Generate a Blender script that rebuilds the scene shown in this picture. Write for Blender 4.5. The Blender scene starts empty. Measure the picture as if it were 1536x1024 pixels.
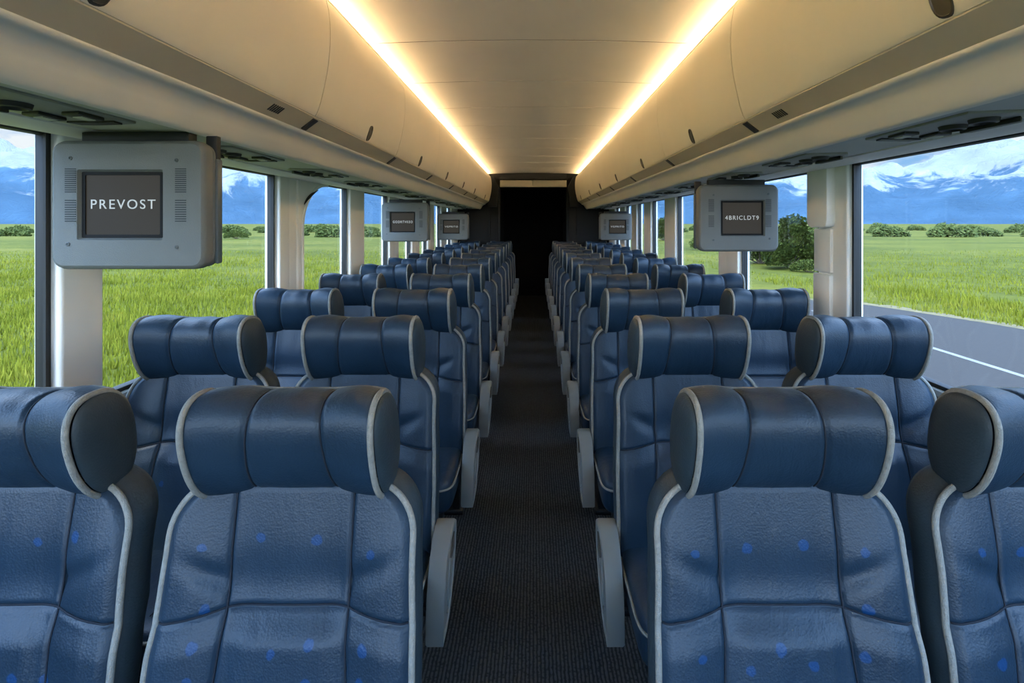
import bpy, bmesh, math, random
from mathutils import Vector, noise
random.seed(7)
C = bpy.context.scene.collection
CAMZ = 1.62
F = 837.0

def s2l(c):
    c = c/255.0
    return c/12.92 if c <= .04045 else ((c+.055)/1.055)**2.4
def col(r, g, b): return (s2l(r), s2l(g), s2l(b), 1)

# ------------------------------------------------------------------ materials
class NT:
    def __init__(s, name):
        s.m = bpy.data.materials.new(name); s.m.use_nodes = True
        s.t = s.m.node_tree; s.n = s.t.nodes; s.l = s.t.links
        s.b = s.n['Principled BSDF']; s.out = s.n['Material Output']
    def node(s, typ, **kw):
        o = s.n.new(typ)
        for k, v in kw.items():
            if k.startswith('i_'):
                key = k[2:]
                key = int(key) if key.isdigit() else key.replace('_', ' ')
                o.inputs[key].default_value = v
            else: setattr(o, k, v)
        return o
    def link(s, a, b): s.l.new(a, b)
    def ramp(s, fac, stops):
        r = s.node('ShaderNodeValToRGB'); e = r.color_ramp.elements
        while len(e) < len(stops): e.new(.5)
        for i, (p, c) in enumerate(stops): e[i].position = p; e[i].color = c
        s.link(fac, r.inputs['Fac']); return r
    def noise(s, scale, detail=4, vec=None, rough=.5, dist=0):
        o = s.node('ShaderNodeTexNoise'); o.inputs['Scale'].default_value = scale
        o.inputs['Detail'].default_value = detail; o.inputs['Roughness'].default_value = rough
        o.inputs['Distortion'].default_value = dist
        if vec is not None: s.link(vec, o.inputs['Vector'])
        return o
    def coords(s, kind='Object', scale=None):
        t = s.node('ShaderNodeTexCoord')
        if scale is None: return t.outputs[kind]
        m = s.node('ShaderNodeMapping'); m.inputs['Scale'].default_value = scale
        s.link(t.outputs[kind], m.inputs['Vector']); return m.outputs['Vector']

def simple(name, c, rough=.5, metal=0, bump=0, bscale=200, var=.0, vscale=3, spec=.5):
    m = NT(name); m.b.inputs['Roughness'].default_value = rough
    m.b.inputs['Metallic'].default_value = metal
    m.b.inputs['Specular IOR Level'].default_value = spec
    co = m.coords()
    nz = m.noise(vscale, 4, co)
    lo = tuple(x*(1-var) for x in c[:3])+(1,); hi = tuple(min(1, x*(1+var)) for x in c[:3])+(1,)
    r = m.ramp(nz.outputs['Fac'], [(.3, lo), (.7, hi)])
    m.link(r.outputs['Color'], m.b.inputs['Base Color'])
    if bump:
        bn = m.noise(bscale, 3, co)
        b = m.node('ShaderNodeBump'); b.inputs['Strength'].default_value = bump; b.inputs['Distance'].default_value = .002
        m.link(bn.outputs['Fac'], b.inputs['Height']); m.link(b.outputs['Normal'], m.b.inputs['Normal'])
    return m.m

def leather(name, base, dots=None, rough=.42):
    m = NT(name); co = m.coords()
    m.b.inputs['Specular IOR Level'].default_value = .42
    n1 = m.noise(5, 5, co)
    lo = tuple(x*.8 for x in base[:3])+(1,); hi = tuple(x*1.2 for x in base[:3])+(1,)
    r = m.ramp(n1.outputs['Fac'], [(.3, lo), (.7, hi)])
    last = r.outputs['Color']
    if dots:
        sep = m.node('ShaderNodeVectorMath', operation='MULTIPLY'); sep.inputs[1].default_value = (1, 0, 1)
        nn = m.noise(45, 2, co)
        off = m.node('ShaderNodeVectorMath', operation='MULTIPLY_ADD')
        off.inputs[1].default_value = (.012, .012, .012)
        m.link(nn.outputs['Color'], off.inputs[0]); m.link(co, off.inputs[2])
        m.link(off.outputs[0], sep.inputs[0])
        acc = None
        for i, (x, z) in enumerate(dots):
            d = m.node('ShaderNodeVectorMath', operation='DISTANCE')
            d.inputs[1].default_value = (x+.006, 0, z+.006)
            m.link(sep.outputs[0], d.inputs[0])
            rad = .0085 + .0022*((i*37) % 5)/4
            mr = m.node('ShaderNodeMapRange'); mr.inputs['From Min'].default_value = rad+.0012
            mr.inputs['From Max'].default_value = rad-.0012
            m.link(d.outputs['Value'], mr.inputs['Value'])
            if acc is None: acc = mr.outputs[0]
            else:
                mx = m.node('ShaderNodeMath', operation='MAXIMUM'); m.link(acc, mx.inputs[0]); m.link(mr.outputs[0], mx.inputs[1]); acc = mx.outputs[0]
        mix = m.node('ShaderNodeMix', data_type='RGBA')
        mf = m.node('ShaderNodeMath', operation='MULTIPLY'); mf.inputs[1].default_value = .8
        m.link(acc, mf.inputs[0]); m.link(mf.outputs[0], mix.inputs['Factor'])
        m.link(last, mix.inputs[6]); mix.inputs[7].default_value = (.003, .042, .135, 1)
        last = mix.outputs[2]
    m.link(last, m.b.inputs['Base Color'])
    rr = m.node('ShaderNodeMapRange'); rr.inputs['To Min'].default_value = rough-.06; rr.inputs['To Max'].default_value = rough+.1
    m.link(n1.outputs['Fac'], rr.inputs['Value']); m.link(rr.outputs[0], m.b.inputs['Roughness'])
    v = m.node('ShaderNodeTexVoronoi'); v.inputs['Scale'].default_value = 240; m.link(co, v.inputs['Vector'])
    fine = m.noise(160, 3, co)
    wr = m.noise(9, 3, m.coords('Object', (1.6, 1, .45)), dist=.6)
    b1 = m.node('ShaderNodeBump'); b1.inputs['Strength'].default_value = .3; b1.inputs['Distance'].default_value = .0012
    m.link(v.outputs['Distance'], b1.inputs['Height'])
    b2 = m.node('ShaderNodeBump'); b2.inputs['Strength'].default_value = .2; b2.inputs['Distance'].default_value = .002
    m.link(fine.outputs['Fac'], b2.inputs['Height']); m.link(b1.outputs['Normal'], b2.inputs['Normal'])
    b3 = m.node('ShaderNodeBump'); b3.inputs['Strength'].default_value = .3; b3.inputs['Distance'].default_value = .014
    m.link(wr.outputs['Fac'], b3.inputs['Height']); m.link(b2.outputs['Normal'], b3.inputs['Normal'])
    m.link(b3.outputs['Normal'], m.b.inputs['Normal'])
    return m.m

def emit(name, c, strength, black=0):
    m = NT(name); m.b.inputs['Base Color'].default_value = (.01, .01, .01, 1) if black else c
    m.b.inputs['Roughness'].default_value = .5; m.b.inputs['Specular IOR Level'].default_value = .15 if black else .5
    m.b.inputs['Emission Color'].default_value = c; m.b.inputs['Emission Strength'].default_value = strength
    return m.m

BLUE = (.0098, .0258, .0455, 1)
M = {}
M['leather'] = leather('blue_leather', BLUE)
M['seam'] = simple('seam_thread', col(14, 22, 34), .8)
M['slate'] = leather('slate_leather', col(42, 54, 60), rough=.5)
M['piping'] = simple('grey_piping', col(134, 132, 124), .85, bump=.9, bscale=420, var=.12, vscale=90)
M['arm'] = simple('armrest_plastic', col(112, 115, 111), .55, bump=.25, bscale=500, var=.05)
M['arm_dark'] = simple('armrest_slot_shade', col(62, 60, 54), .6)
M['metal_dark'] = simple('pedestal_metal', col(40, 42, 44), .5, .6)
M['cream'] = simple('cream_laminate', col(238, 230, 212), .48, bump=.1, bscale=700, var=.02)
M['cream_strip'] = simple('tan_strip', col(214, 202, 176), .5, bump=.1, bscale=700, var=.02)
M['rail'] = simple('cream_rail', col(246, 241, 230), .42, bump=.1, bscale=600, var=.02)
M['ceil'] = simple('ceiling_panel', col(236, 233, 224), .6, bump=.15, bscale=500, var=.02)
M['gap'] = simple('gap_dark', col(60, 52, 40), .9)
M['psu'] = simple('service_grey', col(206, 206, 194), .75, bump=.5, bscale=350, var=.06)
M['psu_dark'] = simple('service_dark', col(38, 38, 34), .5, bump=.2)
M['psu_mid'] = simple('service_mid', col(150, 150, 138), .5, bump=.2)
M['latch'] = simple('latch_bronze', col(84, 76, 66), .35, .3)
M['pillar'] = simple('pillar_white', col(242, 240, 232), .5, bump=.2, bscale=260, var=.04)
M['rubber'] = simple('gasket_rubber', col(26, 27, 26), .6)
M['frame_grey'] = simple('frame_grey', col(110, 104, 90), .5, .2)
M['tv'] = simple('monitor_plastic', col(108, 110, 107), .55, bump=.5, bscale=450, var=.04)
M['tv_side'] = simple('monitor_side_plastic', col(84, 92, 94), .5, bump=.2, bscale=450)
M['tv_slot'] = simple('monitor_slot', col(52, 57, 60), .8)
M['tv_bezel'] = simple('monitor_bezel', col(14, 13, 12), .6, spec=.2)
M['screen'] = emit('screen_glow', col(62, 57, 48), .55, black=1)
M['text'] = emit('screen_text', col(165, 168, 168), .6)
M['screw'] = simple('screw_steel', col(92, 96, 98), .5, .2)
M['wall'] = simple('wall_grey', col(120, 120, 112), .8, bump=.4, bscale=300, var=.05)
M['rear'] = simple('rear_partition_black', col(24, 25, 26), .8, var=.1)
M['corr'] = simple('rear_corridor_black', col(6, 6, 7), .9)
M['led'] = emit('warm_led', (1, .77, .48, 1), 60)

def glass():
    m = NT('window_glass'); n = m.n; n.remove(m.b)
    tr = m.node('ShaderNodeBsdfTransparent'); tr.inputs['Color'].default_value = (.96, .975, .97, 1)
    gl = m.node('ShaderNodeBsdfGlossy'); gl.inputs['Roughness'].default_value = .03
    lw = m.node('ShaderNodeLayerWeight'); pw = m.node('ShaderNodeMath', operation='POWER'); pw.inputs[1].default_value = 4
    m.link(lw.outputs['Facing'], pw.inputs[0])
    ma = m.node('ShaderNodeMath', operation='MULTIPLY_ADD'); ma.inputs[1].default_value = .25; ma.inputs[2].default_value = .02
    m.link(pw.outputs[0], ma.inputs[0])
    mx = m.node('ShaderNodeMixShader'); m.link(ma.outputs[0], mx.inputs[0])
    m.link(tr.outputs[0], mx.inputs[1]); m.link(gl.outputs[0], mx.inputs[2]); m.link(mx.outputs[0], m.out.inputs['Surface'])
    return m.m
M['glass'] = glass()

def carpet():
    m = NT('aisle_carpet'); m.b.inputs['Roughness'].default_value = .9; m.b.inputs['Specular IOR Level'].default_value = .2
    co = m.coords('Object')
    w = m.node('ShaderNodeTexWave', bands_direction='X'); w.inputs['Scale'].default_value = 22; w.inputs['Distortion'].default_value = 1.5
    m.link(co, w.inputs['Vector'])
    v = m.node('ShaderNodeTexVoronoi'); v.inputs['Scale'].default_value = 75; m.link(co, v.inputs['Vector'])
    mul = m.node('ShaderNodeMath', operation='MULTIPLY'); m.link(w.outputs['Fac'], mul.inputs[0]); m.link(v.outputs['Distance'], mul.inputs[1])
    r = m.ramp(mul.outputs[0], [(.05, col(30, 34, 36)), (.45, col(62, 66, 68))])
    m.link(r.outputs['Color'], m.b.inputs['Base Color'])
    b = m.node('ShaderNodeBump'); b.inputs['Strength'].default_value = .8; b.inputs['Distance'].default_value = .004
    m.link(mul.outputs[0], b.inputs['Height']); m.link(b.outputs['Normal'], m.b.inputs['Normal'])
    return m.m
M['carpet'] = carpet()

def grass_ground():
    m = NT('grass_field'); m.b.inputs['Roughness'].default_value = .95; m.b.inputs['Specular IOR Level'].default_value = .1
    co = m.coords('Object')
    big = m.noise(.045, 5, m.coords('Object', (.5, 1.3, 1)), .6); med = m.noise(.9, 6, co, .7); fin = m.noise(9, 4, co, .7)
    r1 = m.ramp(big.outputs['Fac'], [(.34, (.048, .056, .006, 1)), (.5, (.080, .082, .009, 1)), (.66, (.115, .102, .017, 1))])
    r2 = m.ramp(med.outputs['Fac'], [(.3, (.62, .68, .5, 1)), (.7, (1.3, 1.25, 1.2, 1))])
    r3 = m.ramp(fin.outputs['Fac'], [(.3, (.75, .8, .7, 1)), (.7, (1.2, 1.15, 1.1, 1))])
    a = m.node('ShaderNodeMix', data_type='RGBA', blend_type='MULTIPLY'); a.inputs['Factor'].default_value = 1
    m.link(r1.outputs[0], a.inputs[6]); m.link(r2.outputs[0], a.inputs[7])
    b = m.node('ShaderNodeMix', data_type='RGBA', blend_type='MULTIPLY'); b.inputs['Factor'].default_value = 1
    m.link(a.outputs[2], b.inputs[6]); m.link(r3.outputs[0], b.inputs[7])
    m.link(b.outputs[2], m.b.inputs['Base Color'])
    return m.m
M['grass'] = grass_ground()
def blades():
    m = NT('grass_blades'); m.b.inputs['Roughness'].default_value = .8; m.b.inputs['Specular IOR Level'].default_value = .1
    nz = m.noise(.5, 5, m.coords(), .7)
    r = m.ramp(nz.outputs['Fac'], [(.3, (.095, .108, .007, 1)), (.55, (.155, .158, .012, 1)), (.75, (.21, .18, .026, 1))])
    m.link(r.outputs[0], m.b.inputs['Base Color']); return m.m
M['blades'] = blades()
def leafm(name, a, b):
    m = NT(name); m.b.inputs['Roughness'].default_value = .8; m.b.inputs['Specular IOR Level'].default_value = .1
    nz = m.noise(2.5, 5, m.coords(), .7)
    r = m.ramp(nz.outputs['Fac'], [(.35, a), (.65, b)]); m.link(r.outputs[0], m.b.inputs['Base Color']); return m.m
M['leaf'] = leafm('bush_leaves', (.028, .042, .009, 1), (.095, .115, .022, 1))
M['leaf2'] = leafm('hazed_bush_leaves', (.045, .065, .016, 1), (.085, .10, .025, 1))  # leaf colour lightened to stand in for distance haze
M['bark'] = simple('bark', col(70, 60, 45), .9)
M['road'] = simple('asphalt', col(52, 49, 46), .9, bump=.6, bscale=60, var=.08, vscale=14, spec=.2)
M['line'] = simple('road_paint', col(110, 108, 102), .8, var=.1, vscale=6)
M['verge'] = simple('dry_verge', col(95, 84, 52), .95, var=.3, vscale=4)

def mountain_mat():
    m = NT('hazed_snowy_rock'); m.b.inputs['Roughness'].default_value = .95; m.b.inputs['Specular IOR Level'].default_value = .05
    geo = m.node('ShaderNodeNewGeometry'); sep = m.node('ShaderNodeSeparateXYZ'); m.link(geo.outputs['Position'], sep.inputs[0])
    co = m.coords('Object')
    nz = m.noise(.0045, 10, co, .74, .6)
    bp = m.node('ShaderNodeBump'); bp.inputs['Strength'].default_value = 1; bp.inputs['Distance'].default_value = 130
    m.link(nz.outputs['Fac'], bp.inputs['Height']); m.link(bp.outputs['Normal'], m.b.inputs['Normal'])
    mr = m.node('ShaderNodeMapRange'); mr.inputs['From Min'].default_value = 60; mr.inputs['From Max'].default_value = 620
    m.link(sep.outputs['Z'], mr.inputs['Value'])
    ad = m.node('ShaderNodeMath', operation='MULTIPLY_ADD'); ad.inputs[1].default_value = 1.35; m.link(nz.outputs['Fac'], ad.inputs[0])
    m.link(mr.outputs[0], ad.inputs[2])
    r = m.ramp(ad.outputs[0], [(0, (.062, .125, .19, 1)), (1, (.072, .14, .21, 1))])  # blue of the distance haze is put into the rock colour
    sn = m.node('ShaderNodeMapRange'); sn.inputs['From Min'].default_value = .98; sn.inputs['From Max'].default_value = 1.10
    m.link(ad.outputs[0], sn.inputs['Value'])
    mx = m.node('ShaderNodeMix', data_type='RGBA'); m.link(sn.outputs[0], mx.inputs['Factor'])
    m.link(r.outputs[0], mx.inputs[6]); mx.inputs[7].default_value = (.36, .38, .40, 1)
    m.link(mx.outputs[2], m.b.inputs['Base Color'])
    return m.m
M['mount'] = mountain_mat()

# ------------------------------------------------------------------ mesh helpers
class MB:
    def __init__(s): s.v = []; s.f = []; s.mi = []; s.sm = []
    def add(s, vs, fs, mi=0, smooth=True):
        o = len(s.v); s.v += [tuple(v) for v in vs]
        for f in fs: s.f.append([i+o for i in f]); s.mi.append(mi); s.sm.append(smooth)
    def grid(s, nu, nv, fn, mi=0, closeu=False, closev=False, flip=False):
        vs = [fn(i, j) for i in range(nu) for j in range(nv)]; fs = []
        for i in range(nu if closeu else nu-1):
            for j in range(nv if closev else nv-1):
                a = i*nv+j; b = ((i+1) % nu)*nv+j; c = ((i+1) % nu)*nv+(j+1) % nv; d = i*nv+(j+1) % nv
                fs.append([a, d, c, b] if flip else [a, b, c, d])
        s.add(vs, fs, mi)
    def box(s, x0, x1, y0, y1, z0, z1, mi=0):
        vs = [(x, y, z) for x in (x0, x1) for y in (y0, y1) for z in (z0, z1)]
        s.add(vs, [[0, 1, 3, 2], [4, 6, 7, 5], [0, 4, 5, 1], [2, 3, 7, 6], [0, 2, 6, 4], [1, 5, 7, 3]], mi, False)
    def tube(s, pts, r, n=8, closed=False, mi=0):
        P = [Vector(p) for p in pts]; N = len(P); rings = []
        up = None
        for i in range(N):
            a = P[i-1] if (closed or i > 0) else P[i]; b = P[(i+1) % N] if (closed or i < N-1) else P[i]
            t = (b-a).normalized()
            if up is None:
                up = Vector((0, 0, 1)) if abs(t.z) < .9 else Vector((1, 0, 0))
            u = (up - t*up.dot(t))
            if u.length < 1e-5: u = t.orthogonal()
            u.normalize(); up = u; w = t.cross(u)
            rr = r[i] if isinstance(r, (list, tuple)) else r
            rings.append([P[i]+(u*math.cos(k*2*math.pi/n)+w*math.sin(k*2*math.pi/n))*rr for k in range(n)])
        vs = [v for rg in rings for v in rg]; fs = []
        for i in range(N if closed else N-1):
            j = (i+1) % N
            for k in range(n):
                fs.append([i*n+k, i*n+(k+1) % n, j*n+(k+1) % n, j*n+k])
        if not closed: fs.append(list(range(n))[::-1]); fs.append([(N-1)*n+k for k in range(n)])
        s.add(vs, fs, mi)
    def prism(s, poly, axis, a, b, mi=0):
        # poly: list of 2-D points; axis 'x': (y,z), 'y': (x,z), 'z': (x,y)
        def P(p, t):
            return (t, p[0], p[1]) if axis == 'x' else ((p[0], t, p[1]) if axis == 'y' else (p[0], p[1], t))
        n = len(poly); vs = [P(p, a) for p in poly]+[P(p, b) for p in poly]
        fs = [list(range(n))[::-1], [n+i for i in range(n)]]+[[i, (i+1) % n, n+(i+1) % n, n+i] for i in range(n)]
        s.add(vs, fs, mi, True)
    def build(s, name, mats, parent=None, recalc=True, bevel=0, sharp=35, seg=2):
        me = bpy.data.meshes.new(name)
        bm = bmesh.new(); vv = [bm.verts.new(v) for v in s.v]
        for f, mi, sm in zip(s.f, s.mi, s.sm):
            try: fc = bm.faces.new([vv[i] for i in f])
            except ValueError: continue
            fc.material_index = mi; fc.smooth = True
        if recalc: bmesh.ops.recalc_face_normals(bm, faces=bm.faces)
        if bevel:
            es = [e for e in bm.edges if len(e.link_faces) == 2 and e.calc_face_angle(0) > math.radians(40)]
            bmesh.ops.bevel(bm, geom=es, offset=bevel, segments=seg, affect='EDGES', profile=.5, clamp_overlap=True)
        for f in bm.faces: f.smooth = True
        bm.to_mesh(me); bm.free()
        if sharp: me.set_sharp_from_angle(angle=math.radians(sharp))
        if not isinstance(mats, (list, tuple)): mats = [mats]
        for m in mats: me.materials.append(m)
        o = bpy.data.objects.new(name, me); C.objects.link(o)
        if parent: o.parent = parent
        return o

def rbox(x0, x1, y0, y1, z0, z1, r, name, mat, parent=None, seg=3):
    b = MB(); b.box(x0, x1, y0, y1, z0, z1); return b.build(name, mat, parent, bevel=r, seg=seg)
def empty(name, loc, rz=0):
    o = bpy.data.objects.new(name, None); C.objects.link(o); o.location = loc; o.rotation_euler.z = rz
    o.empty_display_size = .1; return o
def tag(o, label=None, cat=None, group=None, kind=None):
    if label: o['label'] = label
    if cat: o['category'] = cat
    if group: o['group'] = group
    if kind: o['kind'] = kind
    return o
def structure(o, label=None):
    o['kind'] = 'structure'
    if label: o['label'] = label
    return o
def copy_tree(o, parent=None):
    c = o.copy(); C.objects.link(c)
    if parent: c.parent = parent
    for ch in list(o.children): copy_tree(ch, c)
    return c
def sg(v, p): return math.copysign(abs(v)**p, v)
def smooth(a, b, x):
    t = max(0, min(1, (x-a)/(b-a))); return t*t*(3-2*t)

# ------------------------------------------------------------------ the seat
HL = .174; HZ = 1.196
def h_profile(th, x, k=1.0):
    n = 2.3; ax = abs(x)/HL; k = k*(1-.035*smooth(.55, 1, ax))
    az = .103+.011*smooth(.3, .9, ax); ay = .085
    c = math.cos(th); sn = math.sin(th)
    yy = -ay*sg(c, 2/n)*k; zz = az*sg(sn, 2/n)*k
    return yy, zz, ax
def h_point(th, x, k=1.0, out=0):
    yy, zz, ax = h_profile(th, x, k)
    zc = HZ-.003*(1-ax)
    y = .055 + yy*(1+.12*zz/.1) - .22*zz - .034*ax**2.6 - .006
    return (x, y, zc+zz)
def head_surface(i, j, nu, nv):
    t = -1+2*i/(nu-1); x = HL*t; th = -math.pi+2*math.pi*j/nv
    yy, zz, ax = h_profile(th, x)
    down = .5-.5*zz/.105
    xs = .066+.017*down
    d = abs(x)-xs
    k = 1-.055*math.exp(-(d/.0055)**2)
    if abs(x) < xs: k += .035*(1-(x/xs)**2)
    else:
        q = (abs(x)-xs)/(HL-xs); k += .035*math.sin(math.pi*min(1, q))
    e = max(0, (ax-.94)/.06); k -= .05*e*e
    # soft creases in the middle panel
    if abs(x) < xs: k += .008*math.sin(x*95+.8)*max(0, zz/.1)
    return h_point(th, x, k)
def back_hw(z):
    zt = 1.118; r = .10
    w = .236+.010*smooth(1.0, .75, z)
    if z > zt-r:
        q = min(1, (z-(zt-r))/r); w = w-r+r*math.sqrt(max(0, 1-q*q))
    return w
def back_y(x, z, edge=True):
    y = .02-max(0, 1.1-z)*.19
    ax = abs(x)
    xs = .117+.018*smooth(.90, .6, z)
    y -= .028*smooth(.07, .20, ax)*smooth(.5, .7, z)*(1-.35*smooth(.95, 1.1, z))
    # lumbar pad rises below the cross seam
    zs = .89-.018*max(0, (ax-xs)/(.24-xs))
    y -= (.010+.012*(1-smooth(xs-.05, xs, ax)))*smooth(zs, zs-.06, z)
    if ax < xs: y -= .004*math.cos(ax/xs*1.57)
    # upper pad hollow
    y += .010*math.exp(-((z-.93)/.05)**2)*(1-smooth(xs*.8, xs*1.3, ax))
    # pinch fold at the seam crossing
    dx = ax-xs-.03; dz = z-(.935+.5*(ax-xs))
    if ax > xs: y += .010*math.exp(-(dz/.022)**2)*math.exp(-(dx/.05)**2)
    # grooves
    g = .0065*math.exp(-((ax-xs)/.0042)**2)
    g = max(g, .0065*math.exp(-((z-zs)/.0042)**2))
    y += g
    if edge:
        w = back_hw(z); e = min(w-ax, (1.118-z))
        e = max(0, e); q = max(0, 1-e/.022); y += .014*q*q
    return y

def build_seat(side, spot=None, first=False):
    """side: +1 when the aisle arm rest is on +x, -1 on -x, 0 none"""
    root = empty('coach_seat', (0, 0, 0))
    lm = M['leather']
    nu, nv = 90, 60
    b = MB(); b.grid(nu, nv, lambda i, j: head_surface(i, j, nu, nv), closev=True)
    # dark thread in the two seams
    for sx in (-1, 1):
        pts = []
        for k in range(60):
            th = -math.pi+2*math.pi*k/60
            zz = h_profile(th, .08)[1]; xs = .066+.017*(.5-.5*zz/.105)
            pts.append(h_point(th, sx*xs, .96))
        b.tube(pts, .0019, 5, closed=True, mi=1)
    head = b.build('headrest', [lm, M['seam']], root, sharp=0)
    for sx in (-1, 1):
        b = MB(); m = 8
        def cap(i, j, sx=sx):
            q = 1-i/m; th = -math.pi+2*math.pi*j/nv
            p = h_point(th, sx*HL, .95*math.sin(q*math.pi/2) if q > 0 else 0)
            return (p[0]+sx*(.006+.020*math.cos(q*math.pi/2)), p[1]+.004, p[2])
        b.grid(m+1, nv, cap, closev=True)
        b.build('side_panel', M['slate'], head, sharp=0)
        b = MB(); b.tube([h_point(-math.pi+2*math.pi*k/72, sx*(HL+.001), .985) for k in range(72)], .0062, 8, closed=True)
        b.build('piping', M['piping'], head, sharp=0)
    # a thin welt along the upper rear edge
    b = MB(); b.tube([h_point(math.radians(118), -HL+2*HL*k/40, 1.03) for k in range(41)], .003, 6)
    b.build('top_welt', M['piping'], head, sharp=0)
    # back rest front
    nu, nv = 150, 150; z0, z1 = .50, 1.118
    b = MB()
    def fr(i, j):
        q = j/(nv-1); z = z0+(z1-z0)*(1-(1-q)**1.25); t = -1+2*i/(nu-1); x = t*back_hw(min(z, 1.1175))
        return (x, back_y(x, z), z)
    b.grid(nu, nv, fr)
    zz = [z0+(1.112-z0)*k/70 for k in range(71)]
    for sx in (-1, 1):
        pts = []
        for z in zz:
            xs = .117+.018*smooth(.90, .6, z); pts.append((sx*xs, back_y(xs, z)-.0022, z))
        b.tube(pts, .0020, 5, mi=1)
    pts = []
    for k in range(81):
        x = -.236+.472*k/80; xs = .117; z = .89-.018*max(0, (abs(x)-xs)/(.24-xs)); pts.append((x, back_y(x, z)-.0022, z))
    b.tube(pts, .0020, 5, mi=1)
    bm_ = lm
    back = b.build('backrest', [bm_, M['seam']], root, sharp=0)
    # outline used by piping and shell
    out = []
    for k in range(40): z = .48+(1.018-.48)*k/39; out.append((-back_hw(z), z))
    for k in range(1, 16):
        a = math.pi/2*k/15; w = back_hw(1.018)-.1; out.append((-w-.1*math.cos(a), 1.018+.1*math.sin(a)))
    for k in range(1, 9): w = back_hw(1.018)-.1; out.append((-w+2*w*k/9, 1.118))
    out += [(-x, z) for x, z in out[:55][::-1]]
    def py(x, z): return back_y(x, min(z, 1.115), True)
    b = MB(); b.tube([(x*1.012, py(x, z)+.001, z+(.003 if z > 1.0 else 0)) for x, z in out], .0066, 8)
    b.build('piping', M['piping'], back, sharp=0)
    b = MB(); n = len(out)
    prof = [(0, .004), (.004, .012), (.010, .024), (.012, .05), (.009, .075), (-.004, .098), (-.03, .112)]
    cx, cz = 0, .78
    def sh(i, j):
        o_, dy = prof[i]; x, z = out[j]
        L = math.hypot(x, max(0, z-.95)) or 1
        nx = x/L; nz = max(0, z-.95)/L
        if abs(x) < .13: nx, nz = 0, 1
        return (x+nx*o_, py(x, z)+dy, z+nz*o_)
    b.grid(len(prof), n, sh)
    last = [sh(len(prof)-1, j) for j in range(n)]
    b.add(last, [[j, n-1-j, n-2-j, j+1] for j in range(n//2-1)])
    b.build('back_shell', M['slate'] , back, sharp=60)
    # cushion
    b = MB()
    nu, nv = 40, 40
    def cu(i, j):
        th = math.pi*(-.5+i/(nu-1)); ph = 2*math.pi*j/nv; e = .28
        cx_ = sg(math.cos(th), e)*sg(math.cos(ph), e)*.243; cy_ = sg(math.cos(th), e)*sg(math.sin(ph), e)*.21
        czz = sg(math.sin(th), .45)*.072
        zz_ = .508+czz + (.016*(abs(cx_)/.243)**2 if czz > 0 else 0)
        return (cx_, -.245+cy_, zz_ - .02*smooth(-.1, .05, cy_)*0)
    b.grid(nu, nv, cu, closev=True)
    for x in (-.118, .118): b.tube([(x, -.45+.40*k/20, .5815+.004) for k in range(2, 21)], .0018, 5, mi=1)
    cus = b.build('cushion', [lm, M['seam']], root, sharp=0)
    b = MB(); b.tube([(.245*sg(math.cos(a), .3), -.245+.212*sg(math.sin(a), .3), .548) for a in [2*math.pi*k/64 for k in range(64)]], .005, 6, closed=True)
    b.build('piping', M['piping'], cus, sharp=0)
    # pedestal
    ped = MB(); ped.box(-.20, .20, -.40, -.06, .41, .44); ped.box(-.16, -.12, -.36, -.10, .02, .42); ped.box(.12, .16, -.36, -.10, .02, .42); ped.box(-.18, .18, -.38, -.08, 0, .025)
    ped.build('pedestal', M['metal_dark'], root, bevel=.004)
    if side:
        xi = .256; xo = .316
        pr = [(-.050, .690), (-.085, .686), (-.125, .668), (-.17, .63), (-.208, .575), (-.233, .51), (-.246, .44), (-.25, .355), (-.20, .355),
              (-.155, .385), (-.11, .44), (-.07, .51), (-.045, .58), (-.033, .64), (-.035, .68)]
        # densify
        fine = []
        pr = [(y_, .383+(z_-.355)*.81) for y_, z_ in pr]
        for i in range(len(pr)):
            a = pr[i]; c_ = pr[(i+1) % len(pr)]
            for k in range(3): fine.append((a[0]+(c_[0]-a[0])*k/3, a[1]+(c_[1]-a[1])*k/3))
        pc = (-.14, .515)
        def ins(p, f): return (pc[0]+(p[0]-pc[0])*f, pc[1]+(p[1]-pc[1])*(1-(1-f)*.75))
        def bulge(y_): return -.008+.011*(y_+.25)/.22
        b = MB(); n = len(fine)
        lay = [(xi, .90), (xi, .97), (xi+.006, 1), (xo-.007, 1), (xo-.002, .975), (xo, .94), (xo, .84), (xo-.003, .81), (xo-.003, .2)]
        b.grid(len(lay), n, lambda i, j: (side*(lay[i][0]+(bulge(ins(fine[j], lay[i][1])[0]) if i > 3 else 0)),)+ins(fine[j], lay[i][1]), closev=True)
        b.add([(side*xi,)+ins(p, .90) for p in fine], [list(range(n))]); b.add([(side*(xo-.003+bulge(ins(p, .2)[0])),)+ins(p, .2) for p in fine], [list(range(n))])
        arm = b.build('armrest', M['arm'], root, sharp=40)
        b = MB(); b.prism([(-.075, .625), (-.105, .615), (-.135, .575), (-.075, .575)], 'x', side*(xo-.010), side*(xo+.0015))
        b.build('slot_shade', M['arm_dark'], arm)  # dark patch on the surface, its colour gives the slot's shade
        b = MB(); b.prism([(-.075, .57), (-.14, .57), (-.165, .52), (-.175, .45), (-.15, .455), (-.12, .49), (-.09, .53)], 'x', side*(xo-.016), side*(xo-.0022))
        b.build('handle_plate', M['arm'], arm, bevel=.002)
        b = MB(); b.tube([(side*(xo-.003), y, z) for y, z in [(-.095, .565), (-.115, .52), (-.145, .475), (-.180, .445), (-.20, .448)]], .0022, 6)
        b.build('moulding', M['arm'], arm)
    return root

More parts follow.
